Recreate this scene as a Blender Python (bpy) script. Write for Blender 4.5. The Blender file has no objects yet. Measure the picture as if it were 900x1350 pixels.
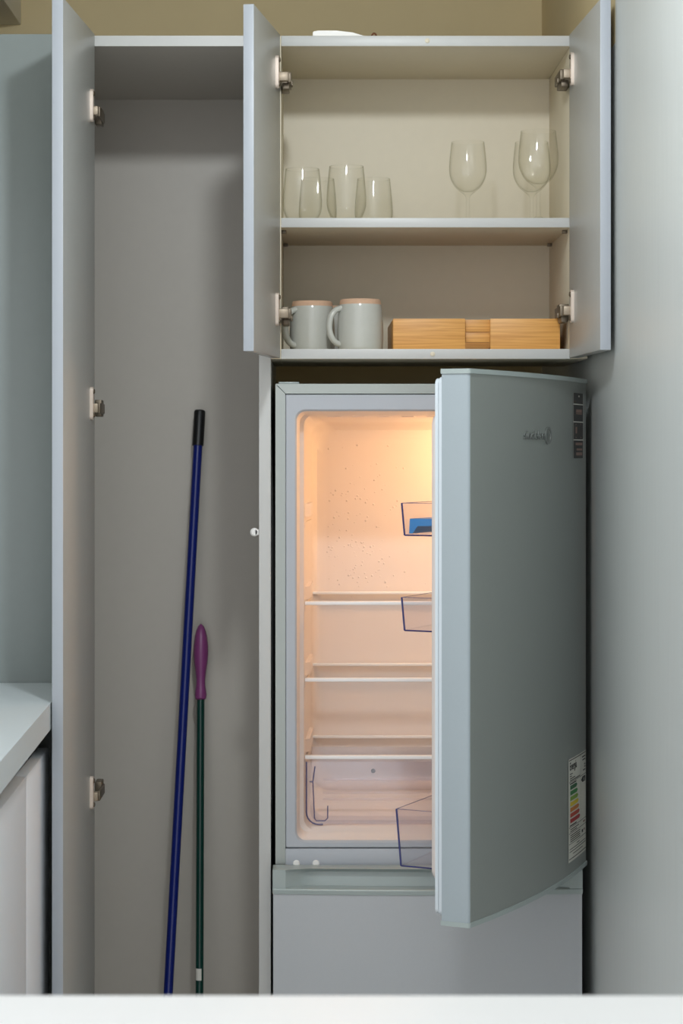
import bpy, bmesh, math, random
from mathutils import Vector, Matrix

random.seed(7)
sc = bpy.context.scene
C = sc.collection
PI = math.pi

# ------------------------------------------------------------------ camera, light, exposure
CAM_D, EYE = 3.75, 1.32
cd = bpy.data.cameras.new('camera')
cam = bpy.data.objects.new('camera', cd)
C.objects.link(cam)
cam.location = (0, -CAM_D, EYE)
cam.rotation_euler = (PI / 2, 0, 0)
cd.lens = 74.3
cd.sensor_width = 36
cd.shift_x = (450 - 410) / 1350
cd.shift_y = -(675 - 595) / 1350
cd.dof.use_dof = True
cd.dof.focus_distance = 3.6
cd.dof.aperture_fstop = 9
cd.clip_start = 0.05
sc.camera = cam

w = bpy.data.worlds.new('World')
sc.world = w
w.use_nodes = True
bg = w.node_tree.nodes['Background']
bg.inputs[0].default_value = (0.96, 0.98, 1.0, 1)
bg.inputs[1].default_value = 1.45

LAMP_POS = (0.02, -1.42, 2.34)
LAMP_POWER = 9
LAMP_COLOR = (0.90, 0.96, 1.0)
BULB_POWER = 2.2
BULB_COLOR = (1.0, 0.58, 0.25)

vs = sc.view_settings
vs.view_transform = 'Standard'
vs.look = 'None'
vs.gamma = 1
vs.use_curve_mapping = False
vs.exposure = 0.22
sc.cycles.transparent_max_bounces = 40


# ------------------------------------------------------------------ materials
def lin(c):
    return tuple(((v / 255) / 12.92 if v / 255 <= 0.04045 else ((v / 255 + 0.055) / 1.055) ** 2.4) for v in c) + (1,)


def setin(b, **kw):
    for k, v in kw.items():
        b.inputs[k.replace('_', ' ')].default_value = v


def mat(name, rgb, rough=0.5, metal=0.0, noise=0.03, scale=30.0, stretch=(1, 1, 1), bump=0.0, spec=0.5):
    m = bpy.data.materials.new(name)
    m.use_nodes = True
    nt = m.node_tree
    b = nt.nodes['Principled BSDF']
    c = lin(rgb)
    setin(b, Roughness=rough, Metallic=metal, Specular_IOR_Level=spec)
    tc = nt.nodes.new('ShaderNodeTexCoord')
    mp = nt.nodes.new('ShaderNodeMapping')
    mp.inputs['Scale'].default_value = stretch
    nz = nt.nodes.new('ShaderNodeTexNoise')
    nz.inputs['Scale'].default_value = scale
    nz.inputs['Detail'].default_value = 4
    nt.links.new(tc.outputs['Object'], mp.inputs[0])
    nt.links.new(mp.outputs[0], nz.inputs['Vector'])
    mx = nt.nodes.new('ShaderNodeMix')
    mx.data_type = 'RGBA'
    mx.inputs[6].default_value = tuple(max(0, v * (1 - noise * 2)) for v in c[:3]) + (1,)
    mx.inputs[7].default_value = tuple(min(1, v * (1 + noise * 2)) for v in c[:3]) + (1,)
    nt.links.new(nz.outputs['Fac'], mx.inputs[0])
    nt.links.new(mx.outputs[2], b.inputs['Base Color'])
    if bump:
        bp = nt.nodes.new('ShaderNodeBump')
        bp.inputs['Strength'].default_value = bump
        bp.inputs['Distance'].default_value = 0.002
        nt.links.new(nz.outputs['Fac'], bp.inputs['Height'])
        nt.links.new(bp.outputs[0], b.inputs['Normal'])
    return m


def clear_plastic(name, tint, gloss=0.03, grazing=0.2, edge=(.84, .84, .87, 1), rough=0.08):
    """thin clear plastic sheet: lets light through, with a fresnel sheen"""
    m = bpy.data.materials.new(name)
    m.use_nodes = True
    nt = m.node_tree
    nt.nodes.remove(nt.nodes['Principled BSDF'])
    out = nt.nodes['Material Output']
    tr = nt.nodes.new('ShaderNodeBsdfTransparent')
    tr.inputs[0].default_value = tint
    gl = nt.nodes.new('ShaderNodeBsdfGlossy')
    gl.inputs['Roughness'].default_value = rough
    lw = nt.nodes.new('ShaderNodeLayerWeight')
    lw.inputs[0].default_value = 0.5
    pw = nt.nodes.new('ShaderNodeMath')
    pw.operation = 'POWER'
    pw.inputs[1].default_value = 4.0
    fr = nt.nodes.new('ShaderNodeMath')
    fr.operation = 'MULTIPLY_ADD'
    fr.inputs[1].default_value = grazing
    fr.inputs[2].default_value = gloss
    ec = nt.nodes.new('ShaderNodeMix')
    ec.data_type = 'RGBA'
    ec.inputs[6].default_value = tint
    ec.inputs[7].default_value = edge
    nt.links.new(lw.outputs['Facing'], pw.inputs[0])
    nt.links.new(pw.outputs[0], fr.inputs[0])
    nt.links.new(pw.outputs[0], ec.inputs[0])
    nt.links.new(ec.outputs[2], tr.inputs[0])
    mx = nt.nodes.new('ShaderNodeMixShader')
    nt.links.new(fr.outputs[0], mx.inputs[0])
    nt.links.new(tr.outputs[0], mx.inputs[1])
    nt.links.new(gl.outputs[0], mx.inputs[2])
    nt.links.new(mx.outputs[0], out.inputs[0])
    return m


def glass(name, tint=(1, 1, 1, 1)):
    m = bpy.data.materials.new(name)
    m.use_nodes = True
    b = m.node_tree.nodes['Principled BSDF']
    setin(b, Base_Color=tint, Roughness=0.0, IOR=1.46, Transmission_Weight=1.0)
    return m


def emit(name, rgb, s):
    m = bpy.data.materials.new(name)
    m.use_nodes = True
    b = m.node_tree.nodes['Principled BSDF']
    setin(b, Base_Color=(*rgb, 1), Emission_Color=(*rgb, 1), Emission_Strength=s)
    return m


def bamboo(name):
    m = mat(name, (205, 150, 82), 0.45, noise=0.0)
    nt = m.node_tree
    b = nt.nodes['Principled BSDF']
    tc = nt.nodes.new('ShaderNodeTexCoord')
    mp = nt.nodes.new('ShaderNodeMapping')
    mp.inputs['Scale'].default_value = (5, 60, 190)
    nz = nt.nodes.new('ShaderNodeTexNoise')
    nz.inputs['Scale'].default_value = 1.6
    nz.inputs['Detail'].default_value = 5
    nz.inputs['Distortion'].default_value = 0.5
    rp = nt.nodes.new('ShaderNodeValToRGB')
    rp.color_ramp.elements[0].position = 0.3
    rp.color_ramp.elements[0].color = lin((196, 136, 66))
    rp.color_ramp.elements[1].position = 0.62
    rp.color_ramp.elements[1].color = lin((220, 163, 88))
    nt.links.new(tc.outputs['Object'], mp.inputs[0])
    nt.links.new(mp.outputs[0], nz.inputs['Vector'])
    nt.links.new(nz.outputs['Fac'], rp.inputs[0])
    nt.links.new(rp.outputs[0], b.inputs['Base Color'])
    return m


M = {
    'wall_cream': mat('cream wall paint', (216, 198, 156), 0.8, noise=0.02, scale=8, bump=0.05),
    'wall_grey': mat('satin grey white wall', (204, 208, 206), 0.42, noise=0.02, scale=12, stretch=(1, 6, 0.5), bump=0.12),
    'ceiling': mat('ceiling paint', (228, 226, 218), 0.85, noise=0.01),
    'floor': mat('floor tile', (206, 204, 200), 0.5),
    'front': mat('pale blue grey melamine', (178, 178, 174), 0.38, noise=0.012, scale=60),
    'front_edge': mat('pale blue edge banding', (166, 171, 178), 0.4, noise=0.01),
    'base_front': mat('pale grey cabinet front', (236, 240, 246), 0.38, noise=0.012, scale=60),
    'edge': mat('white edge banding', (192, 192, 189), 0.4, noise=0.01),
    'carcass': mat('warm white melamine', (215, 205, 182), 0.45, noise=0.012, scale=50),
    'closet': mat('grey white melamine', (196, 190, 180), 0.4, noise=0.012, scale=50),
    'steel': mat('brushed hinge steel', (222, 206, 192), 0.35, metal=0.35, noise=0.02),
    'hinge_mid': mat('worn hinge steel', (150, 136, 118), 0.45, metal=0.5),
    'dark': mat('dark hinge steel', (112, 101, 86), 0.45, metal=0.6),
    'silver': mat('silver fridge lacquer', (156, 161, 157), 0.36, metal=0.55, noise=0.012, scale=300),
    'door_side_lit': mat('light-facing grey door side', (157, 167, 172), 0.42, noise=0.01, scale=200),
    'filler': mat('grey melamine filler', (135, 143, 141), 0.3, noise=0.012, scale=60),
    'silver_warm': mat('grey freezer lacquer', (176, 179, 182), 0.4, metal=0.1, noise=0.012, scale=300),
    'trim_grey': mat('grey fridge trim plastic', (158, 168, 166), 0.35, noise=0.01),
    'fridge_white': mat('fridge liner plastic', (222, 212, 206), 0.35, noise=0.008),
    'gasket': mat('door gasket vinyl', (206, 214, 220), 0.5, noise=0.01),
    'flange': mat('pale grey fridge plastic', (174, 178, 184), 0.4, noise=0.01),
    'clear': clear_plastic('clear bin plastic', (0.972, 0.966, 0.974, 1), 0.025, 0.16, (.93, .93, .945, 1)),
    'glass_shelf': clear_plastic('shelf glass', (0.985, 0.985, 0.98, 1), 0.02, 0.07, (.98, .98, .97, 1)),
    'drawer_clear': clear_plastic('clear drawer plastic', (0.95, 0.945, 0.965, 1), 0.06, 0.2, (.90, .90, .93, 1), 0.12),
    'shelf_trim': mat('white shelf trim', (236, 236, 236), 0.3, noise=0.005),
    'blue_edge': mat('dark blue plastic edge', (28, 34, 96), 0.25),
    'drawer_edge': mat('grey blue plastic edge', (92, 94, 132), 0.25),
    'egg_blue': mat('blue plastic', (36, 122, 184), 0.4),
    'glass': clear_plastic('drinking glass', (.992, .992, .985, 1), 0.018, 0.24, (.74, .74, .68, 1), 0.02),
    'mug': mat('pale grey glaze', (186, 186, 178), 0.16, noise=0.02, scale=80),
    'clay': mat('unglazed clay', (202, 166, 138), 0.8, noise=0.04, scale=200),
    'bamboo': bamboo('bamboo'),
    'blue_pole': mat('blue painted pole', (16, 32, 112), 0.28, noise=0.02),
    'black': mat('black plastic', (16, 16, 18), 0.45),
    'green_pole': mat('dark green painted pole', (10, 58, 50), 0.28, noise=0.02),
    'purple': mat('purple plastic grip', (132, 62, 118), 0.4, noise=0.02),
    'white': mat('white plastic', (232, 230, 226), 0.4, noise=0.01),
    'counter': mat('pale laminate worktop', (218, 226, 229), 0.32, noise=0.015, scale=120),
    'island': mat('white laminate top', (252, 252, 251), 0.4, noise=0.005),
    'brown': mat('brown plastic', (110, 66, 36), 0.5),
    'ink': mat('print ink', (30, 30, 30), 0.6, noise=0),
    'paper': mat('label paper', (226, 224, 214), 0.5, noise=0.01),
    'black_paper': mat('black sticker', (26, 18, 16), 0.4, noise=0.01),
    'pinkish': mat('sticker print', (150, 120, 108), 0.5, noise=0.02),
    'logo': mat('dark chrome lettering', (126, 130, 127), 0.35, metal=0.4, noise=0),
    'drop': mat('water drops on the liner', (216, 206, 200), 0.05, noise=0, spec=1.0),
    'rubber': mat('dark seal', (40, 38, 36), 0.7),
}
for i, c in enumerate([(20, 96, 52), (44, 128, 60), (128, 166, 50), (232, 206, 44), (214, 130, 50), (192, 66, 44), (176, 34, 38)]):
    M['bar%d' % i] = mat('label bar %d' % i, c, 0.5, noise=0)

# ------------------------------------------------------------------ mesh helpers
BM = bmesh.new


def box(bm, x0, x1, y0, y1, z0, z1, bev=0.0, seg=2, mi=0):
    r = bmesh.ops.create_cube(bm, size=1)
    vs_ = r['verts']
    for v in vs_:
        v.co = Vector(((x0 + x1) / 2 + v.co.x * (x1 - x0), (y0 + y1) / 2 + v.co.y * (y1 - y0), (z0 + z1) / 2 + v.co.z * (z1 - z0)))
    fs = {f for v in vs_ for f in v.link_faces}
    for f in fs:
        f.material_index = mi
    if bev:
        es = list({e for v in vs_ for e in v.link_edges})
        r = bmesh.ops.bevel(bm, geom=es, offset=bev, segments=seg, profile=0.5, affect='EDGES')
        for f in r['faces']:
            f.material_index = mi
    return bm


def prism(bm, pts, z0, z1, mi=0, axis='z'):
    def co(p, h):
        return {'z': (p[0], p[1], h), 'x': (h, p[0], p[1]), 'y': (p[0], h, p[1])}[axis]
    a = [bm.verts.new(co(p, z0)) for p in pts]
    b = [bm.verts.new(co(p, z1)) for p in pts]
    n = len(pts)
    fs = [bm.faces.new(a[::-1]), bm.faces.new(b)]
    for i in range(n):
        fs.append(bm.faces.new((a[i], a[(i + 1) % n], b[(i + 1) % n], b[i])))
    for f in fs:
        f.material_index = mi
    return bm


def lathe(bm, prof, cx=0, cy=0, cz=0, seg=40, mi=0, closed=False):
    rings = []
    for r, z in prof:
        if r < 1e-6:
            rings.append([bm.verts.new((cx, cy, cz + z))])
        else:
            rings.append([bm.verts.new((cx + r * math.cos(2 * PI * k / seg), cy + r * math.sin(2 * PI * k / seg), cz + z)) for k in range(seg)])
    pairs = list(zip(rings, rings[1:]))
    if closed:
        pairs.append((rings[-1], rings[0]))
    for a, b in pairs:
        for k in range(seg):
            k2 = (k + 1) % seg
            if len(a) == 1 and len(b) == 1:
                continue
            if len(a) == 1:
                f = bm.faces.new((a[0], b[k2], b[k]))
            elif len(b) == 1:
                f = bm.faces.new((a[k], a[k2], b[0]))
            else:
                f = bm.faces.new((a[k], a[k2], b[k2], b[k]))
            f.material_index = mi
    return bm


def tube(bm, pts, rad, seg=16, cap=True, mi=0, flat=1.0):
    """sweep a circle (or an ellipse, flat<1) along points; rad is a number or a list"""
    pts = [Vector(p) for p in pts]
    rads = rad if isinstance(rad, (list, tuple)) else [rad] * len(pts)
    rings = []
    t0 = (pts[1] - pts[0]).normalized()
    up = Vector((0, 1, 0)) if abs(t0.y) < 0.9 else Vector((1, 0, 0))
    for i, p in enumerate(pts):
        t = (pts[min(i + 1, len(pts) - 1)] - pts[max(i - 1, 0)]).normalized()
        u = (up - t * up.dot(t)).normalized()
        v = t.cross(u)
        rings.append([bm.verts.new(p + (u * math.cos(2 * PI * k / seg) + v * math.sin(2 * PI * k / seg) * flat) * rads[i]) for k in range(seg)])
    for a, b in zip(rings, rings[1:]):
        for k in range(seg):
            f = bm.faces.new((a[k], a[(k + 1) % seg], b[(k + 1) % seg], b[k]))
            f.material_index = mi
    if cap:
        bm.faces.new(rings[0][::-1]).material_index = mi
        bm.faces.new(rings[-1]).material_index = mi
    return bm


def rrect(x0, x1, z0, z1, r, n=8):
    pts = []
    for cx, cz, a0 in ((x1 - r, z1 - r, 0), (x0 + r, z1 - r, PI / 2), (x0 + r, z0 + r, PI), (x1 - r, z0 + r, 1.5 * PI)):
        for k in range(n + 1):
            a = a0 + PI / 2 * k / n
            pts.append((cx + r * math.cos(a), cz + r * math.sin(a)))
    return pts


def loft(bm, rings, mi=0, cap_end=False):
    vr = [[bm.verts.new(p) for p in r] for r in rings]
    for a, b in zip(vr, vr[1:]):
        n = len(a)
        for k in range(n):
            bm.faces.new((a[k], a[(k + 1) % n], b[(k + 1) % n], b[k])).material_index = mi
    if cap_end:
        bm.faces.new(vr[-1]).material_index = mi
    return bm


def link(name, bm, mats, parent=None, world=False, recalc=True, smooth=True, ang=0.6):
    """one bmesh -> ONE object. world=True: the vertices are world coordinates, moved into the parent's frame"""
    if recalc:
        bmesh.ops.recalc_face_normals(bm, faces=bm.faces)
    me = bpy.data.meshes.new(name)
    bm.to_mesh(me)
    bm.free()
    if smooth:
        for p in me.polygons:
            p.use_smooth = True
        me.set_sharp_from_angle(angle=ang)
    if not isinstance(mats, (list, tuple)):
        mats = [mats]
    for k in mats:
        me.materials.append(M[k])
    o = bpy.data.objects.new(name, me)
    C.objects.link(o)
    if parent is not None:
        o.parent = parent
        if world:
            me.transform(wm(parent).inverted())
    return o


def wm(o):
    m = o.matrix_basis.copy()
    while o.parent:
        o = o.parent
        m = o.matrix_basis @ m
    return m


def tag(o, label, cat, group=None):
    o['label'] = label
    o['category'] = cat
    if group:
        o['group'] = group
    return o


def thing(name, label, cat, loc=(0, 0, 0), group=None):
    o = bpy.data.objects.new(name, None)
    o.empty_display_size = 0.05
    C.objects.link(o)
    o.location = loc
    return tag(o, label, cat, group)


def struct(name, bm, m):
    o = link(name, bm, m)
    o['kind'] = 'structure'
    return o


# ------------------------------------------------------------------ the room
WR, YB = 0.4985, 0.82        # right wall face, back wall face
WL, ZC, YF = -1.30, 2.43, -2.95
struct('wall_back', box(BM(), WL - .1, WR + .1, YB, YB + .1, 0, ZC), 'wall_cream')
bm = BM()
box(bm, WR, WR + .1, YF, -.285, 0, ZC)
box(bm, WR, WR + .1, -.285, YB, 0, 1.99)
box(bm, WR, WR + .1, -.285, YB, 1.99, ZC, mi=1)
struct('wall_right', bm, ['wall_grey', 'wall_cream'])  # one wall paint; grey and cream put its cooler and warmer light into colour
struct('wall_left', box(BM(), WL - .1, WL, -1.75, YB, 0, ZC), 'wall_grey')
struct('floor', box(BM(), WL - .1, WR + .1, YF - 1.5, YB + .1, -.1, 0), 'floor')
struct('ceiling', box(BM(), WL - .1, WR + .1, -1.75, YB + .1, ZC, ZC + .1), 'ceiling')
struct('trim_1', box(BM(), WL, -.627, -1.6, YB, 2.242, ZC, .002), 'ceiling')['label'] = 'lowered ceiling box in the upper left corner'

# ------------------------------------------------------------------ tall closet
ZT = 2.0575                  # top of the units
cl = thing('broom_closet', 'tall open broom closet with a narrow grey door, left of the fridge', 'closet', (-.3, .28, 0))
def wpart(name, bm, m, parent): return link(name, bm, m, parent, world=True)
wpart('filler_panel', box(BM(), -1.29, -.386, 0, .018, .06, ZT + .003, .001), 'filler', cl)
bm = prism(BM(), [(-.3855, 0), (-.0715, 0), (-.0715, .575), (-.816, .575), (-.816, .0185), (-.3855, .0185)], ZT - .0185, ZT)
bm.normal_update()
for f in bm.faces:
    if abs(f.normal.z) > .5:
        f.material_index = 1
wpart('top_board', bm, ['edge', 'closet'], cl)
wpart('back_panel', box(BM(), -.80, -.0925, .572, .580, .08, ZT - .018), 'closet', cl)
wpart('side_panel', box(BM(), -.816, -.80, .0185, .58, .06, ZT - .0185), 'closet', cl)
wpart('side_panel', box(BM(), -.0925, -.0715, 0, .58, 0.0, ZT - .019, .0008), ['edge'], cl)
wpart('bottom_board', box(BM(), -.80, -.0925, .0, .572, .06, .08), 'closet', cl)
wpart('plinth', box(BM(), -.80, -.0925, .03, .045, 0, .06), 'front', cl)
bm = BM()
lathe(bm, [(0, -.006), (.0075, -.006), (.0075, .004), (.005, .006), (0, .006)], 0, 0, 0, 20)
bmesh.ops.rotate(bm, verts=bm.verts, cent=(0, 0, 0), matrix=Matrix.Rotation(PI / 2, 3, 'X'))
bmesh.ops.translate(bm, verts=bm.verts, vec=(-.101, .018, 1.176))
box(bm, -.100, -.092, .012, .024, 1.171, 1.181, .001)
bm2 = wpart('door_catch', bm, 'white', cl)


def swing(name, parent, hinge, tip, z0, z1, t, outward):
    """an open flat door: local x runs from hinge to tip along the inner face, local y is the thickness direction"""
    dx, dy = tip[0] - hinge[0], tip[1] - hinge[1]
    L = math.hypot(dx, dy)
    o = None
    bm = BM()
    box(bm, 0, L, min(0, outward * t), max(0, outward * t), 0, z1 - z0, .0009, 2)
    for f in bm.faces:                # the tip edge carries white edge banding
        if f.normal.x > .9:
            f.material_index = 1
    o = link(name, bm, ['front', 'front_edge'], None)
    o.parent = parent
    o.matrix_basis = wm(parent).inverted() @ Matrix.Translation((hinge[0], hinge[1], z0)) @ Matrix.Rotation(math.atan2(dy, dx), 4, 'Z')
    return o


def hinge(door, z, side, panel_x, hx, mount=True, small=False):
    """cup plate screwed to the door's inner face, bent arm and mounting plate; side=+1: the arm leads to +X"""
    mw = wm(door)
    inv = mw.inverted()
    s = side
    zl = z - mw.translation.z
    bm = BM()
    # cup flange on the inner face (door frame)
    pts = [(x, zz) for x, zz in rrect(.038, .050, zl - .029, zl + .029, .006, 4)]
    prism(bm, pts, 0 if s > 0 else 0, s * .0055, 0, 'y')
    for q in (-.021, .021):
        b2 = BM()
        lathe(b2, [(0, 0), (.0042, 0), (.0042, .0015), (.003, .0024), (0, .0024)], 0, 0, 0, 12, 1)
        bmesh.ops.rotate(b2, verts=b2.verts, cent=(0, 0, 0), matrix=Matrix.Rotation(-s * PI / 2, 3, 'X'))
        bmesh.ops.translate(b2, verts=b2.verts, vec=(.044, s * .0055, zl + q))
        tmp = bpy.data.meshes.new('t')
        b2.to_mesh(tmp)
        b2.free()
        bm.from_mesh(tmp)
        bpy.data.meshes.remove(tmp)
    # arm (world frame, brought into the door frame)
    b3 = BM()
    k = 0.6 if small else 1.0
    ax = hx + s * .002
    za = z - (.006 if small else .005)
    box(b3, *sorted((hx - s * .004, ax + s * .013 * k)), -.044, -.030, za - .010, za + .006, .0015, 2, 2)     # link out of the cup
    box(b3, *sorted((ax + s * .011 * k, ax + s * .018 * k)), -.034, .050, za - .011, za + .007, .0015, 2, 1)   # arm
    if not small:
        box(b3, *sorted((ax + s * .002, ax + s * .0145)), -.020, .030, za - .021, za - .009, .002, 2, 1)       # adjusting cam
        box(b3, *sorted((ax + s * .016, ax + s * .0205)), -.010, .012, za - .013, za - .004, .0015, 2, 1)
    if mount:
        box(b3, *sorted((panel_x, ax + s * .013 * k)), .022, .060, za - .016, za + .014, .0015, 2, 1)
    bmesh.ops.transform(b3, matrix=inv, verts=b3.verts)
    tmp = bpy.data.meshes.new('t')
    b3.to_mesh(tmp)
    b3.free()
    bm.from_mesh(tmp)
    bpy.data.meshes.remove(tmp)
    return link('hinge', bm, ['steel', 'dark', 'hinge_mid'], door)


dr = swing('door', cl, (-.3836, -.003), (-.4036, -.309), .065, ZT + .002, .0185, -1)
for z in (1.926, 1.404, .722):
    hinge(dr, z, 1, -.386, -.3836, True, True)

# ------------------------------------------------------------------ wall cupboard over the fridge
up = thing('wall_cupboard', 'open two door wall cupboard above the fridge holding glasses and mugs', 'cabinet', (.2, .17, 1.484))
CX0, CX1, CD = -.0533, .4600, .335
wpart('side_panel', box(BM(), -.0713, CX0, 0, CD + .01, 1.484, ZT, .0008), 'carcass', up)
wpart('side_panel', box(BM(), CX1, .490, 0, CD + .01, 1.484, ZT, .0008), 'carcass', up)
def board(name, z0, z1, x0=CX0, x1=CX1, y0=.0, m='carcass'):
    bm = box(BM(), x0, x1, y0, CD, z0, z1, .0008)
    for f in bm.faces:
        if f.normal.y < -.9:
            f.material_index = 1
    return wpart(name, bm, [m, 'edge'], up)
board('top_board', ZT - .0185, ZT)
board('shelf', 1.7175, 1.7345, y0=.002)
board('bottom_board', 1.484, 1.5017)
wpart('back_panel', box(BM(), CX0, CX1, CD, CD + .008, 1.5017, ZT - .0185), 'carcass', up)
for x, z in ((.206, 2.0485), (.2155, 1.4925)):
    bm = BM()
    lathe(bm, [(0, 0), (.0042, 0), (.0042, .0012), (.003, .0018), (0, .0018)], 0, 0, 0, 16)
    bmesh.ops.rotate(bm, verts=bm.verts, cent=(0, 0, 0), matrix=Matrix.Rotation(PI / 2, 3, 'X'))
    bmesh.ops.translate(bm, verts=bm.verts, vec=(x, 0, z))
    wpart('screw_cap', bm, 'carcass', up)
for x, s in ((CX0, 1), (CX1, -1)):
    for y in (.05, .29):
        wpart('shelf_pin', box(BM(), *sorted((x, x + s * .009)), y - .004, y + .004, 1.7115, 1.7175, .001), 'dark', up)
dl = swing('door', up, (-.0548, -.003), (-.0945, -.262), 1.4855, ZT + .001, .0178, -1)
drr = swing('door', up, (.4575, -.003), (.4715, -.300), 1.4855, ZT + .001, .0178, 1)
for z in (1.985, 1.569):
    hinge(dl, z, 1, CX0, -.0548)
    hinge(drr, z + .005, -1, CX1, .4575)

# ------------------------------------------------------------------ fridge
FX0, FX1, FY1, FZ1 = -.0633, .4733, .55, 1.4398
fr = thing('fridge', 'silver grey fridge freezer with its upper door open and lit inside', 'fridge', (.205, .27, 0))
bm = BM()
box(bm, FX0, FX0 + .0035, .004, FY1, .03, FZ1)
box(bm, FX1 - .0035, FX1, .004, FY1, .03, FZ1)
box(bm, FX0 + .0035, FX1 - .0035, .004, FY1, FZ1 - .0035, FZ1)
box(bm, FX0 + .0035, FX1 - .0035, FY1 - .004, FY1, .03, FZ1 - .0035)
box(bm, FX0 + .0035, FX1 - .0035, .004, FY1 - .004, .03, .05)
wpart('body', bm, 'silver', fr)
B = .0175
for nm, pts in (('frame_strip', [(FX0, .56), (FX0 + B, .56), (FX0 + B, FZ1 - B - .0004), (FX0, FZ1 - .0006)]),
                ('frame_strip', [(FX1, .56), (FX1 - B, .56), (FX1 - B, FZ1 - B - .0004), (FX1, FZ1 - .0006)]),
                ('frame_strip', [(FX0 + .0012, FZ1), (FX1 - .0012, FZ1), (FX1 - B - .0006, FZ1 - B), (FX0 + B + .0006, FZ1 - B)])):
    wpart(nm, prism(BM(), pts, 0, .012, 0, 'y'), 'silver', fr)
# front flange around the opening, with rounded corners
OX0, OX1, OZ0, OZ1 = -.0256, .4356, .6296, 1.3913
def ring(y, a): return [(p[0], y, p[1]) for p in a]
bm = BM()
loft(bm, [ring(.010, rrect(FX0 + B, FX1 - B, .6165, FZ1 - B - .001, .002)),
          ring(-.001, rrect(FX0 + B + .0006, FX1 - B - .0006, .617, FZ1 - B - .0016, .003)),
          ring(-.003, rrect(FX0 + B + .002, FX1 - B - .002, .6185, FZ1 - B - .003, .004)),
          ring(-.003, rrect(OX0 - .003, OX1 + .003, OZ0 - .003, OZ1 + .003, .018)),
          ring(.000, rrect(OX0, OX1, OZ0, OZ1, .0165)),
          ring(.006, rrect(OX0, OX1, OZ0, OZ1, .0165))])
wpart('front_flange', bm, 'flange', fr)
# moulded inner liner
LY = .362
bm = BM()
def inset(y, l, t, b, r): return ring(y, rrect(OX0 + l, OX1 - l, OZ0 + b, OZ1 - t, r))
loft(bm, [inset(.004, .000, .000, .000, .0165), inset(.012, .003, .002, .004, .0165), inset(.050, .005, .004, .006, .0165),
          inset(.056, .0125, .006, .010, .0185), inset(.290, .0235, .014, .03, .030), inset(.325, .0255, .017, .035, .036),
          inset(.345, .029, .022, .04, .042), inset(.357, .037, .030, .048, .040), inset(LY, .050, .043, .06, .034)], cap_end=True)
wpart('inner_liner', bm, 'fridge_white', fr)
wpart('cross_bar', box(BM(), FX0 + B, FX1 - B, -.004, .03, .580, .6155, .002), 'flange', fr)
for x in (-.026, .0085):
    bm = BM()
    lathe(bm, [(0, 0), (.0062, 0), (.0062, .0015), (.0045, .003), (.0025, .0032), (0, .0026)], 0, 0, 0, 20)
    bmesh.ops.rotate(bm, verts=bm.verts, cent=(0, 0, 0), matrix=Matrix.Rotation(PI / 2, 3, 'X'))
    bmesh.ops.translate(bm, verts=bm.verts, vec=(x, -.004, .5895))
    wpart('screw_cap', bm, 'white', fr)
for x0, x1 in ((-.058, -.021), (.385, .452)):
    wpart('hinge_cover', box(BM(), x0, x1, -.014 if x0 > 0 else .001, .05, FZ1, FZ1 + (.012 if x0 > 0 else .0035), .0015), 'trim_grey', fr)
# moulded ribs on the ceiling of the liner
for k in range(8):
    x = .03 + k * .045
    bm = BM()
    prism(bm, [(x, .10), (x + .022, .10), (x + .036, .16), (x + .014, .16)], OZ1 - .0085, OZ1 - .003)
    wpart('ceiling_rib', bm, 'fridge_white', fr)
# shelf ledges moulded in the side walls, then the glass shelves
SH = (1.045, .9062, .766)
for z in (1.196,) + SH:
    for x, s in ((OX0 + .0105, 1), (OX1 - .0105, -1)):
        bm = BM()
        zz = z - .008
        pr = [(x - s * .006, .075), (x + s * .004, .085), (x + s * .0165, .275), (x + s * .004, .285), (x - s * .006, .285)]
        prism(bm, pr, zz - .008, zz + .003)
        prism(bm, [(x - s * .006, .09), (x + s * .013, .120), (x + s * .0185, .275), (x - s * .006, .285)], zz + .013, zz + .036)
        wpart('shelf_ledge', bm, 'fridge_white', fr)
for z in SH:
    bm = BM()
    g = link('glass_shelf', prism(bm, [(-.0105, .084), (.4205, .084), (.408, .348), (.002, .348)], z - .002, z + .002), 'glass_shelf', fr, world=True)
    wpart('front_trim', box(BM(), -.0115, .4215, .074, .086, z - .0032, z + .0032, .0012), 'shelf_trim', g)
    wpart('back_trim', box(BM(), .003, .407, .344, .354, z - .002, z + .003, .001), 'shelf_trim', g)
# vegetable drawer
dw = None
def shell(x0, x1, y0, y1, z0, z1, r, th, mi=0):
    """open-topped tray with rounded bottom edges, seen from the front as a U"""
    bm = BM()
    n = 6
    def u(q):
        pts = [(x0 + q, z1)]
        for cx, a0 in ((x0 + r, PI), (x1 - r, 1.5 * PI)):
            for k in range(n + 1):
                a = a0 + PI / 2 * k / n
                pts.append((cx + (r - q) * math.cos(a), z0 + r + (r - q) * math.sin(a)))
        pts.append((x1 - q, z1))
        return pts
    o, i = u(0), u(th)
    poly = o + i[::-1]
    prism(bm, poly, y0, y1, mi, 'y')
    return bm, o, i
DX0, DX1, DY0, DY1, DZ0, DZ1 = -.0085, .4185, .078, .33, .6440, .7575
bm, po, pi_ = shell(DX0 + .007, DX1 - .007, DY0 + .004, DY1, DZ0 + .001, DZ1 - .008, .022, .0025)
prism(bm, po, DY1 - .003, DY1, 0, 'y')
drw = link('vegetable_drawer', bm, ['drawer_clear'], fr, world=True)
bm, po, pi_ = shell(DX0, DX1, DY0, DY0 + .004, DZ0, DZ1, .022, .0025)
bm.clear()
prism(bm, po, DY0, DY0 + .003, 0, 'y')
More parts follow.
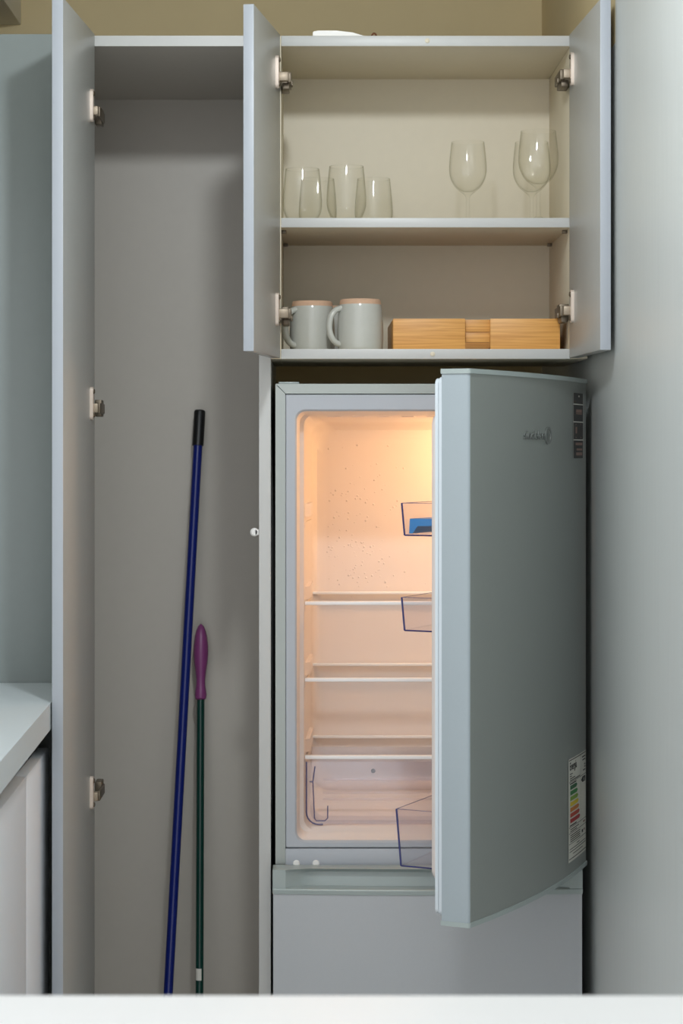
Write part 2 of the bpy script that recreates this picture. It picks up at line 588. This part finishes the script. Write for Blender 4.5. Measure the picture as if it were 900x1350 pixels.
# raised mouldings across the front
for z in (.688, .700, .724):
    box(bm, DX0 + .03, DX1 - .03, DY0 - .002, DY0, z, z + .004, .0008)
link('drawer_front', bm, ['drawer_clear'], drw, world=True)
bm = BM()
pth = [(DX0, DY0 + .001, DZ1)] + [(p[0], DY0 + .001, p[1]) for p in po[1:8]] + [(DX0 + .03, DY0 + .001, DZ0)]
tube(bm, pth, .0014, 8)
link('drawer_rim', bm, ['drawer_edge'], drw, world=True)
bm = BM()
hx = DX0 + .0115
tube(bm, [(hx + .004, DY0 - .001, DZ1 - .008), (hx, DY0 - .001, DZ1 - .036), (hx, DY0 - .001, DZ1 - .037), (hx + .003, DY0 - .001, DZ0 + .012), (hx + .006, DY0 - .001, DZ0 + .007), (hx + .022, DY0 - .001, DZ0 + .007), (hx + .027, DY0 - .001, DZ0 + .012), (hx + .027, DY0 - .001, DZ0 + .034)], .0011, 8)
tube(bm, [(hx - .006, DY0 - .001, DZ1 - .036), (hx, DY0 - .001, DZ1 - .036)], .0012, 8)
link('drawer_handle', bm, ['drawer_edge'], drw, world=True)
# lamp inside
lampx, lampy, lampz = .402, .20, 1.325
bm = box(BM(), .4065, .424, .13, .27, 1.285, 1.365, .004)
wpart('lamp_cover', bm, 'fridge_white', fr)
ld = bpy.data.lights.new('fridge_bulb', 'POINT')
ld.energy = BULB_POWER
ld.color = BULB_COLOR
ld.shadow_soft_size = .022
lo = bpy.data.objects.new('fridge_bulb', ld)
C.objects.link(lo)
lo.parent = fr
lo.location = Vector((lampx - .022, lampy, lampz)) - fr.location
# condensation drops on the back of the liner
bm = BM()
for k in range(170):
    cx, cz = random.gauss(.085, .05), random.choice([random.uniform(1.06, 1.34), random.gauss(1.12, .05)])
    if not (.03 < cx < .24 and .97 < cz < 1.335):
        continue
    r = random.uniform(.0009, .0022)
    v = bmesh.ops.create_icosphere(bm, subdivisions=1, radius=r)['verts']
    for p in v:
        p.co = Vector((cx + p.co.x, LY - .0001 + p.co.y * .8, cz + p.co.z * random.uniform(1.0, 1.15)))
dp = wpart('water_drops', bm, 'drop', fr)
dp['kind'] = 'stuff'
# a dark drain mark in the drawer
bm = lathe(BM(), [(0, 0), (.0042, 0), (.0042, .002), (.003, .003), (0, .003)], 0, 0, 0, 16)
bmesh.ops.rotate(bm, verts=bm.verts, cent=(0, 0, 0), matrix=Matrix.Rotation(PI / 2, 3, 'X'))
bmesh.ops.translate(bm, verts=bm.verts, vec=(.1207, LY, .6985))
wpart('drain_hole', bm, 'rubber', fr)

# freezer door with its grip strip
fz = wpart('freezer_door', None or (lambda: (lambda bm: (prism(bm, [(-.0664 + .5404 * k / 20, -.050 - .012 * 4 * (k / 20) * (1 - k / 20)) for k in range(21)] + [(.474, -.008), (-.0664, -.008)], .075, .5450), bm)[1])(BM()))(), 'silver_warm', fr)
def fy(x, off=0):
    u = (x + .0664) / .5404
    return -.050 - .012 * 4 * u * (1 - u) - off
bm = BM()
N = 24
prof = [(.5455, .002), (.5530, .003), (.5545, .002), (.5550, -.004), (.5565, -.024), (.580, -.030), (.586, -.020), (.5875, -.016)]
rows = []
for k in range(N + 1):
    x = -.0674 + .5424 * k / N
    e = min(1, max(0, (min(x + .0674, .475 - x) - .028) / .03))   # solid ends
    row = []
    for z, o in prof:
        oo = o if o > 0 else o * e
        row.append((x, fy(min(max(x, -.0664), .474), oo), z + (0 if z < .58 else (1 - e) * .0)))
    row += [(x, -.006, .5875), (x, -.006, .5455)]
    rows.append(row)
loft(bm, rows, 0, True)
bm.faces.new([v for v in bm.verts][:len(rows[0])])
link('grip_strip', bm, 'trim_grey', fz, world=True, ang=.5)

# the open upper door: local x from hinge to free edge, local y outwards
HO, HT = (.4834, -.030), (.2408, -.525)
DLn = math.hypot(HT[0] - HO[0], HT[1] - HO[1])
ZD0, ZD1 = .5925, 1.4465
TD, BUL = .045, .020
def bulge(x):
    u = min(max(x / DLn, 0), 1)
    return BUL * 4 * u * (1 - u)
def outline(x0, x1, y0, off, rr, n=24):
    pts = [(x0, y0)]
    for k in range(n + 1):
        x = x0 + (x1 - rr - x0) * k / n
        pts.append((x, bulge(x) + off))
    yb = pts[-1][1]
    for k in range(1, 5):
        a = PI / 2 * (1 - k / 4)
        pts.append((x1 - rr + rr * math.cos(a), yb - rr + rr * math.sin(a)))
    pts.append((x1, y0))
    return pts
bm = prism(BM(), outline(0, DLn, -TD, 0, .006), ZD0 + .007, ZD1 - .0075)
bm.normal_update()
for f in bm.faces:               # narrow sides coloured paler than the front, standing in for light they catch
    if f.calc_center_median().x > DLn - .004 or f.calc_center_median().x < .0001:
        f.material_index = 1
fd = link('door', bm, ['silver', 'door_side_lit'], None, ang=.5)
fd.parent = fr
fd.matrix_basis = wm(fr).inverted() @ Matrix.Translation((HO[0], HO[1], 0)) @ Matrix.Rotation(math.atan2(HT[1] - HO[1], HT[0] - HO[0]), 4, 'Z')
for z0, z1 in ((ZD0, ZD0 + .007), (ZD1 - .0075, ZD1)):
    bm = prism(BM(), outline(-.002, DLn + .002, -TD - .001, .002, .006), z0, z1)
    link('end_cap', bm, 'trim_grey', fd)
def frame_ring(bm, i, wd, y0, y1, zi, r=.01):
    a = rrect(i, DLn - i, ZD0 + zi, ZD1 - zi, r, 5)
    b = rrect(i + wd, DLn - i - wd, ZD0 + zi + wd, ZD1 - zi - wd, max(.002, r - .004), 5)
    A0, A1 = [(p[0], y0, p[1]) for p in a], [(p[0], y1, p[1]) for p in a]
    B0, B1 = [(p[0], y0, p[1]) for p in b], [(p[0], y1, p[1]) for p in b]
    return loft(bm, [A0, A1, B1, B0, A0])
bm = frame_ring(BM(), .010, .016, -TD, -TD - .0016, .018)
frame_ring(bm, .004, .022, -TD - .0016, -TD - .0066, .012)
frame_ring(bm, .010, .014, -TD - .0066, -TD - .0082, .018)
frame_ring(bm, .006, .018, -TD - .0082, -TD - .0135, .014)
link('gasket', bm, 'gasket', fd)
bm = BM()
pa = rrect(.030, DLn - .026, .6525, 1.379, .014, 6)
loft(bm, [[(p[0], -TD, p[1]) for p in pa], [(p[0], -.068, p[1]) for p in pa],
          [(p[0] , -.074, p[1]) for p in rrect(.034, DLn - .030, .6565, 1.375, .014, 6)]], 0, True)
link('door_liner', bm, 'fridge_white', fd)


def door_bin(z0, z1, t1, lean):
    x0, x1, t0 = .055, DLn - .050, -.0745
    bm = BM()
    th = .0022
    tb = -t1 + lean                      # bottom sits slightly closer to the door
    prism(bm, [(t0, z0), (tb, z0), (-t1, z1), (t0, z1)], x1 - th, x1, 0, 'x')
    prism(bm, [(t0, z0), (tb, z0), (-t1, z1), (t0, z1)], x0, x0 + th, 0, 'x')
    prism(bm, [(tb, z0), (tb + th, z0), (-t1 + th, z1), (-t1, z1)], x0 + th, x1 - th, 0, 'x')
    prism(bm, [(tb + th, z0), (t0, z0), (t0, z0 + th), (tb + th, z0 + th)], x0 + th, x1 - th, 0, 'x')
    # thick dark corner edges
    tube(bm, [(x1 - .001, tb, z0), (x1 - .001, -t1, z1)], .0016, 8, True, 1)
    tube(bm, [(x1 - .001, tb, z0), (x1 - .001, t0, z0)], .0012, 8, True, 1)
    tube(bm, [(x1 - .001, -t1, z1), (x1 - .001, t0, z1)], .0005, 6, True, 2)
    tube(bm, [(x1 - .001, -t1, z1), (x0, -t1, z1)], .0005, 6, True, 2)
    return link('door_bin', bm, ['clear', 'blue_edge', 'drawer_edge'], fd)


door_bin(1.188, 1.2385, .1343, .005)
door_bin(1.038, 1.0900, .1343, .005)
door_bin(.6670, .7560, .1434, .008)

# prints on the curved front of the door
def on_door(bm, eps):
    for v in bm.verts:            # verts given as (s, z, layer)
        v.co = Vector((v.co.x, bulge(v.co.x) + eps + v.co.z, v.co.y))
    return bm


def quad(bm, s0, s1, z0, z1, layer, mi, n=1):
    for k in range(n):
        a, b = s0 + (s1 - s0) * k / n, s0 + (s1 - s0) * (k + 1) / n
        f = bm.faces.new([bm.verts.new((a, z0, layer)), bm.verts.new((b, z0, layer)), bm.verts.new((b, z1, layer)), bm.verts.new((a, z1, layer))])
        f.material_index = mi


def text2d(bm, s, size, sl, z, layer, mi, width=None, bold=0.0):
    """lettering whose left end lies at door position sl (reading towards the hinge)"""
    cu = bpy.data.curves.new('t', 'FONT')
    cu.body = s
    cu.size = size
    cu.offset = bold
    cu.resolution_u = 3
    ob = bpy.data.objects.new('t', cu)
    C.objects.link(ob)
    bpy.context.view_layer.update()
    dg = bpy.context.evaluated_depsgraph_get()
    me = bpy.data.meshes.new_from_object(ob.evaluated_get(dg))
    bpy.data.objects.remove(ob)
    xs = [v.co.x for v in me.vertices]
    k = 1.0 if width is None else width / (max(xs) - min(xs))
    x0 = min(xs)
    for v in me.vertices:
        v.co = Vector((sl - (v.co.x - x0) * k, z + v.co.y, layer))
    n0 = len(bm.faces)
    bm.from_mesh(me)
    bm.faces.ensure_lookup_table()
    for f in bm.faces[n0:]:
        f.material_index = mi
    bpy.data.meshes.remove(me)


# energy label
bm = BM()
sl, sr, zt, zb = .137, .004, .796, .620
quad(bm, sr, sl, zb, zt, 0, 0, 10)
E1 = .0003
Wd, Hd = sl - sr, zt - zb
def lab(u0, u1, v0, v1, mi, layer=E1, n=3):     # u from the left, v from the top, both 0..1
    quad(bm, sl - u1 * Wd, sl - u0 * Wd, zt - v1 * Hd, zt - v0 * Hd, layer, mi, n)
lab(.02, .98, .012, .020, 1)
lab(.02, .98, .968, .976, 1)
text2d(bm, 'Energía', .019, sl - .06 * Wd, zt - .112 * Hd, E1, 1, .36 * Wd, .0003)
for v, u1 in ((.146, .20), (.168, .16), (.190, .34), (.210, .62)):
    lab(.06, u1, v, v + .009, 1)
for v, u0, u1 in ((.045, .74, .95), (.075, .76, .95), (.125, .88, .95), (.150, .88, .95), (.18, .80, .95)):
    lab(u0, u1, v, v + .012, 1)
lab(.02, .98, .226, .231, 1)
lab(.66, .665, .02, .226, 1)
lab(.06, .40, .240, .252, 1)
for k in range(7):
    v = .262 + k * .054
    u1 = .40 + k * .028
    lab(.08, u1, v, v + .040, 2 + k)
    f = bm.faces.new([bm.verts.new((sl - u1 * Wd, zt - v * Hd, E1)), bm.verts.new((sl - (u1 + .05) * Wd, zt - (v + .02) * Hd, E1)), bm.verts.new((sl - u1 * Wd, zt - (v + .040) * Hd, E1))])
    f.material_index = 2 + k
lab(.06, .42, .645, .657, 1)
lab(.76, .94, .245, .300, 1)
f = bm.faces.new([bm.verts.new((sl - .76 * Wd, zt - .245 * Hd, E1)), bm.verts.new((sl - .68 * Wd, zt - .272 * Hd, E1)), bm.verts.new((sl - .76 * Wd, zt - .300 * Hd, E1))])
f.material_index = 1
text2d(bm, 'A', .009, sl - .82 * Wd, zt - .290 * Hd, 2 * E1, 0, None, .0002)
lab(.02, .98, .664, .669, 1)
lab(.66, .665, .226, .72, 1)
lab(.02, .98, .722, .727, 1)
for v, u1 in ((.684, .55), (.704, .44), (.742, .62), (.762, .62), (.782, .62), (.802, .62)):
    lab(.08, u1, v, v + .009, 1)
lab(.80, .93, .685, .705, 9)
lab(.72, .80, .765, .795, 1)
lab(.84, .92, .765, .785, 9)
lab(.02, .98, .824, .829, 1)
for v, u0, u1 in ((.85, .42, .58), (.875, .05, .95), (.900, .05, .95), (.93, .22, .78)):
    lab(u0, u1, v, v + .007, 1)
on_door(bm, .0006)
link('energy_label', bm, ['paper', 'ink'] + ['bar%d' % k for k in range(7)] + ['pinkish'], fd, recalc=False, smooth=False)['label'] = 'white energy label with coloured efficiency bars'
# black feature sticker
bm = BM()
sl, sr, zt, zb = .104, .030, 1.4205, 1.308
Wd, Hd = sl - sr, zt - zb
quad(bm, sr, sl, zb, zt, 0, 0, 6)
for v in (.165, .435, .710):
    lab(.0, 1, v, v + .016, 1)
lab(-.02, .0, 0, 1, 1)
lab(1, 1.02, 0, 1, 1)
lab(.48, .60, .035, .06, 1)
for u0, u1, v0, v1 in ((.25, .85, .25, .30), (.25, .85, .31, .325), (.2, .34, .52, .62), (.2, .3, .475, .487), (.7, .8, .475, .487), (.2, .3, .675, .687), (.7, .8, .675, .687), (.2, .9, .76, .80), (.3, .9, .85, .88), (.25, .9, .91, .955)):
    lab(u0, u1, v0, v1, 2)
on_door(bm, .0006)
link('feature_sticker', bm, ['black_paper', 'paper', 'pinkish'], fd, recalc=False, smooth=False)['label'] = 'narrow black sticker with small print'
# raised maker lettering and emblem
bm = BM()
text2d(bm, 'sindelen', .022, .363, 1.3395, 0, 0, .092, .0002)
r = bmesh.ops.extrude_face_region(bm, geom=list(bm.faces))
for v in [g for g in r['geom'] if isinstance(g, bmesh.types.BMVert)]:
    v.co.z += .0012
n = 24
c0 = [(.2525 + .0155 * math.cos(2 * PI * k / n), 1.346 + .0145 * math.sin(2 * PI * k / n)) for k in range(n)]
c1 = [(.2525 + .0105 * math.cos(2 * PI * k / n), 1.346 + .0105 * math.sin(2 * PI * k / n)) for k in range(n)]
loft(bm, [[(p[0], p[1], 0) for p in c0], [(p[0], p[1], .0014) for p in c0], [(p[0], p[1], .0014) for p in c1], [(p[0], p[1], .0004) for p in c1]], 0, True)
text2d(bm, 's', .020, .2565, 1.3405, .0012, 0, None, .0004)
on_door(bm, .0004)
link('maker_lettering', bm, ['logo'], fd, smooth=False)

# blue tray lying in the top door bin
mwd = wm(fd)
bm = BM()
z0 = 1.1904
prism(bm, [(-.125, z0), (-.119, z0), (-.110, z0 + .012), (-.080, z0 + .0125), (-.080, z0 + .0235), (-.1235, z0 + .0235)], .32, DLn - .058, 0, 'x')
for v in bm.verts:
    pass
et = link('egg_tray', bm, 'egg_blue', None)
et.matrix_basis = mwd
tag(et, 'small blue plastic tray in the top bin of the fridge door', 'tray')

# ------------------------------------------------------------------ left worktop and its base unit
wt = tag(link('worktop', prism(BM(), [(-1.295, -.002), (-.4305, -.002), (-.4245, -.31), (-.405, -1.25), (-1.295, -1.25)], .8665, .9095), 'counter', ang=.4),
         'pale grey kitchen worktop with a white edge, left of the broom closet', 'worktop')
bc = thing('base_cabinet', 'grey base cabinet under the pale worktop at the left', 'cabinet', (-.8, -.6, 0))
wpart('body', box(BM(), -1.29, -.475, -1.24, -.20, .08, .8660), 'closet', bc)
wpart('plinth', box(BM(), -1.29, -.52, -1.24, -.20, 0, .08), 'front', bc)
for y0, y1 in ((-.513, -.205), (-1.24, -.517)):
    bm = BM()
    box(bm, -.474, -.4555 + .0, y0, y1, .085, .823, .0012)
    for v in bm.verts:
        v.co.x += .0155 + (-.2 - v.co.y) * .015
    wpart('door', bm, 'base_front', bc)

# ------------------------------------------------------------------ foreground island top
isl = thing('white_table', 'white table top crossing the very front of the picture, out of focus', 'table', (-.4, -2.4, 0))
wpart('tabletop', box(BM(), -1.25, WR - .002, -2.75, -2.116, .872, .900, .003), 'island', isl)
for x in (-1.20, WR - .07):
    for y in (-2.70, -2.20):
        wpart('leg', box(BM(), x, x + .04, y, y + .04, 0, .872, .003), 'island', isl)

# ------------------------------------------------------------------ ceiling lamp
lp = thing('ceiling_lamp', 'round ceiling lamp above the island, out of view', 'lamp', (LAMP_POS[0], LAMP_POS[1], ZC))
bm = BM()
lathe(bm, [(0, 0), (.19, 0), (.19, -.03), (.17, -.035), (0, -.035)], 0, 0, 0, 40)
link('base', bm, 'white', lp)
ad = bpy.data.lights.new('ceiling_lamp_light', 'AREA')
ad.shape = 'DISK'
ad.size = .10
ad.energy = LAMP_POWER
ad.color = LAMP_COLOR
ao = bpy.data.objects.new('ceiling_lamp_light', ad)
C.objects.link(ao)
ao.parent = lp
ao.location = (0, 0, LAMP_POS[2] - ZC)
d = Vector((.1, 0, 1.2)) - Vector(LAMP_POS)
ao.rotation_euler = d.to_track_quat('-Z', 'Y').to_euler()

# ------------------------------------------------------------------ broom poles
def lerp(a, b, t): return tuple(a[k] + (b[k] - a[k]) * t for k in range(3))
A, Bq = (-.2258, .535, 1.400), (-.2865, .335, .0815)
p1 = thing('broom_pole', 'long dark blue pole with a black end cap leaning in the closet', 'pole', Bq)
link('pole', tube(BM(), [A, Bq], .0092, 20), 'blue_pole', p1, world=True)
q = .052
a2, b2 = lerp(A, Bq, -.001), lerp(A, Bq, q)
link('end_cap', tube(BM(), [lerp(A, Bq, -.0025), lerp(A, Bq, -.0015), lerp(A, Bq, .0), b2], [.009, .0108, .0115, .0115], 20), 'black', p1, world=True)
G0, G1 = (-.2233, .535, .971), (-.2185, .375, .0815)
p2 = thing('squeegee_pole', 'dark green pole with a purple grip leaning beside the blue pole', 'pole', G1)
link('pole', tube(BM(), [lerp(G0, G1, .1), G1], .0078, 20), 'green_pole', p2, world=True)
gl = math.dist(G0, G1)
gp = [(0, .001), (.006, .006), (.0095, .014), (.0125, .026), (.0147, .045), (.0150, .062), (.0135, .080), (.0107, .098), (.0092, .112), (.0094, .124), (.0112, .136), (.0120, .144), (.0112, .151), (.0085, .154)]
link('grip', tube(BM(), [lerp(G0, G1, s / gl) for r, s in gp], [max(r, .001) for r, s in gp], 24), 'purple', p2, world=True)
s0, s1 = lerp(G0, G1, .752), lerp(G0, G1, .777)
bm = BM()
for k in range(6):
    a = -PI / 2 - 1.15 + k * .28
    a1 = a + .28
    R = .0081
    f = bm.faces.new([bm.verts.new((s0[0] + R * math.cos(a), s0[1] + R * math.sin(a), s0[2])), bm.verts.new((s0[0] + R * math.cos(a1), s0[1] + R * math.sin(a1), s0[2])),
                      bm.verts.new((s1[0] + R * math.cos(a1), s1[1] + R * math.sin(a1), s1[2])), bm.verts.new((s1[0] + R * math.cos(a), s1[1] + R * math.sin(a), s1[2]))])
link('sticker', bm, 'paper', p2, world=True)

# ------------------------------------------------------------------ glasses
ZS = 1.7347
def smooth_prof(pts, n=6):
    """Catmull-Rom through profile points"""
    out = []
    P = [pts[0]] + list(pts) + [pts[-1]]
    for i in range(1, len(P) - 2):
        for k in range(n):
            t = k / n
            out.append(tuple(.5 * (2 * P[i][j] + (P[i + 1][j] - P[i - 1][j]) * t + (2 * P[i - 1][j] - 5 * P[i][j] + 4 * P[i + 1][j] - P[i + 2][j]) * t * t
                                   + (-P[i - 1][j] + 3 * P[i][j] - 3 * P[i + 1][j] + P[i + 2][j]) * t ** 3) for j in (0, 1)))
    out.append(pts[-1])
    return out
wine_out = smooth_prof([(.0315, 0), (.0315, .0015), (.018, .0035), (.0055, .008), (.0038, .020), (.0036, .045), (.0042, .056), (.010, .0625), (.024, .0745), (.0325, .091), (.0348, .108), (.0335, .130), (.0305, .157)])
wine_in = smooth_prof([(.0296, .157), (.0326, .130), (.0339, .108), (.0316, .0915), (.0230, .0760), (.010, .0665), (.0, .0655)])
stem_out = smooth_prof([(.0, .0), (.018, .0), (.0235, .002), (.0290, .0095), (.0345, .024), (.0360, .038), (.0350, .060), (.0315, .098), (.0305, .1005)])
stem_in = smooth_prof([(.0297, .1005), (.0307, .098), (.0341, .060), (.0351, .038), (.0333, .024), (.0270, .0105), (.018, .006), (.0, .0055)])
def mk_glass(name, prof, label, grp, x, y, k=1.0):
    bm = BM()
    lathe(bm, [(max(r, 0) * k, z * k) for r, z in prof], 0, 0, 0, 48)
    bmesh.ops.remove_doubles(bm, verts=bm.verts, dist=1e-6)
    o = link(name, bm, 'glass', None, ang=1.0)
    o.location = (x, y, ZS)
    return tag(o, label, 'glass', grp)
wp = [(0, 0)] + wine_out + wine_in
mk_glass('wine_glass', wp, 'stemmed wine glass standing alone in the middle of the cupboard shelf', 'wine glasses', .2898, .16)
mk_glass('wine_glass', wp, 'stemmed wine glass in front, nearest the right cupboard door', 'wine glasses', .4096, .062, 1.035)
mk_glass('wine_glass', wp, 'stemmed wine glass half hidden behind the rightmost wine glass', 'wine glasses', .4077, .16)
sp = stem_out + stem_in
mk_glass('stemless_glass', sp, 'stemless glass in front next to the left cupboard door', 'stemless glasses', -.0160, .115)
mk_glass('stemless_glass', sp, 'stemless glass in front, second from the left cupboard door', 'stemless glasses', .0639, .080)
mk_glass('stemless_glass', sp, 'stemless glass at the back, rightmost of the stemless ones', 'stemless glasses', .1184, .255)
mk_glass('stemless_glass', sp, 'stemless glass at the back, seen between the two front ones', 'stemless glasses', .0125, .255)

# ------------------------------------------------------------------ mugs, upside down
ZM = 1.5019
def mug(label, x, y, ang):
    t = thing('mug', label, 'mug', (x, y, ZM), 'upturned mugs in the lower compartment')
    H = .0925
    bm = BM()
    out = smooth_prof([(.0385, 0), (.0402, .002), (.0412, .015), (.0415, .035), (.0405, .060), (.0388, .078), (.0380, .0825)], 4)
    inn = smooth_prof([(.0340, .080), (.0365, .060), (.0378, .035), (.0375, .010), (.0375, .001), (.0385, 0)], 4)
    lathe(bm, [(0, .082)] + inn[:1] + inn + out + [(.0378, .0835), (.0, .0835)], 0, 0, 0, 48)
    bmesh.ops.remove_doubles(bm, verts=bm.verts, dist=1e-6)
    link('body', bm, 'mug', t, ang=.7)
    bm = BM()
    lathe(bm, [(.0379, .0830), (.0376, .0860), (.0368, .0905), (.0350, H), (.031, H), (.029, .0905), (0, .0900)], 0, 0, 0, 48)
    link('foot', bm, 'clay', t, ang=.7)
    bm = BM()
    pts = []
    for k in range(15):
        a = -1.35 + 2.70 * k / 14
        pts.append((-.0345 - .0255 * max(0, math.cos(a)) ** .8, 0, .0435 + .0315 * math.sin(a) / math.sin(1.35)))
    pts = [(-.034, 0, .0105)] + pts + [(-.034, 0, .0765)]
    tube(bm, pts, [.0065] + [.0056] * 15 + [.0065], 14, True, 0, 1.0)
    bmesh.ops.scale(bm, vec=(1, 1.25, 1), verts=bm.verts)
    bmesh.ops.rotate(bm, verts=bm.verts, cent=(0, 0, 0), matrix=Matrix.Rotation(ang, 3, 'Z'))
    link('handle', bm, 'mug', t, ang=1.2)
mug('upside-down pale grey mug nearest the left cupboard door', .002, .125, .60)
mug('upside-down pale grey mug between the other front mug and the bamboo tray', .0889, .075, .35)
mug('upside-down pale grey mug at the back, showing between the two front mugs', .044, .262, -.4)

# ------------------------------------------------------------------ bamboo organiser
bt = thing('bamboo_tray', 'bamboo cutlery tray lying in the lower cupboard compartment', 'tray', (.2966, .18, ZM))
bx0, bx1, by0, by1, bz1 = .1469, .4462, .040, .310, 1.558
for a, b in ((bx0, .2762), (.3211, bx1)):
    wpart('front_board', box(BM(), a, b, by0, by0 + .010, ZM, bz1, .0008), 'bamboo', bt)
wpart('inner_board', box(BM(), .2740, .3235, by0 + .0105, by0 + .018, 1.5350, bz1 - .0012, .0006), 'bamboo', bt)
wpart('inner_board', box(BM(), .2740, .3235, by0 + .0125, by0 + .020, 1.5165, 1.5330, .0006), 'bamboo', bt)
wpart('side_board', box(BM(), bx0, bx0 + .010, by0 + .010, by1, ZM, bz1, .0008), 'bamboo', bt)
wpart('side_board', box(BM(), bx1 - .010, bx1, by0 + .010, by1, ZM, bz1, .0008), 'bamboo', bt)
wpart('back_board', box(BM(), bx0 + .010, bx1 - .010, by1 - .010, by1, ZM, bz1, .0008), 'bamboo', bt)
wpart('base_board', box(BM(), bx0 + .010, .2735, by0 + .010, by1 - .010, ZM, ZM + .006), 'bamboo', bt)
wpart('base_board', box(BM(), .3240, bx1 - .010, by0 + .010, by1 - .010, ZM, ZM + .006), 'bamboo', bt)
wpart('base_board', box(BM(), .2735, .3240, by0 + .13, by1 - .010, ZM + .0065, ZM + .012), 'bamboo', bt)

# ------------------------------------------------------------------ small things on top of the cupboard
bm = BM()
prism(bm, [(.003, ZT + .0004), (.098, ZT + .0004), (.096, ZT + .004), (.075, ZT + .010), (.045, ZT + .0135), (.012, ZT + .0135), (.003, ZT + .0120)], .022, .075, 0, 'y')
bmesh.ops.bevel(bm, geom=list(bm.edges), offset=.0012, segments=2, affect='EDGES')
tag(link('plastic_cover', bm, 'white'), 'flat white plastic piece lying on top of the wall cupboard', 'cover')
bm = BM()
tube(bm, [(.1125 + .0045 * math.cos(PI - PI * k / 10), .03, ZT + .0025 + .0075 * math.sin(PI * k / 10)) for k in range(11)] + [(.124, .031, ZT + .0022), (.139, .032, ZT + .0022)], .0017, 8)
tag(link('hook', bm, 'brown'), 'small bent brown hook lying on top of the wall cupboard', 'hook')
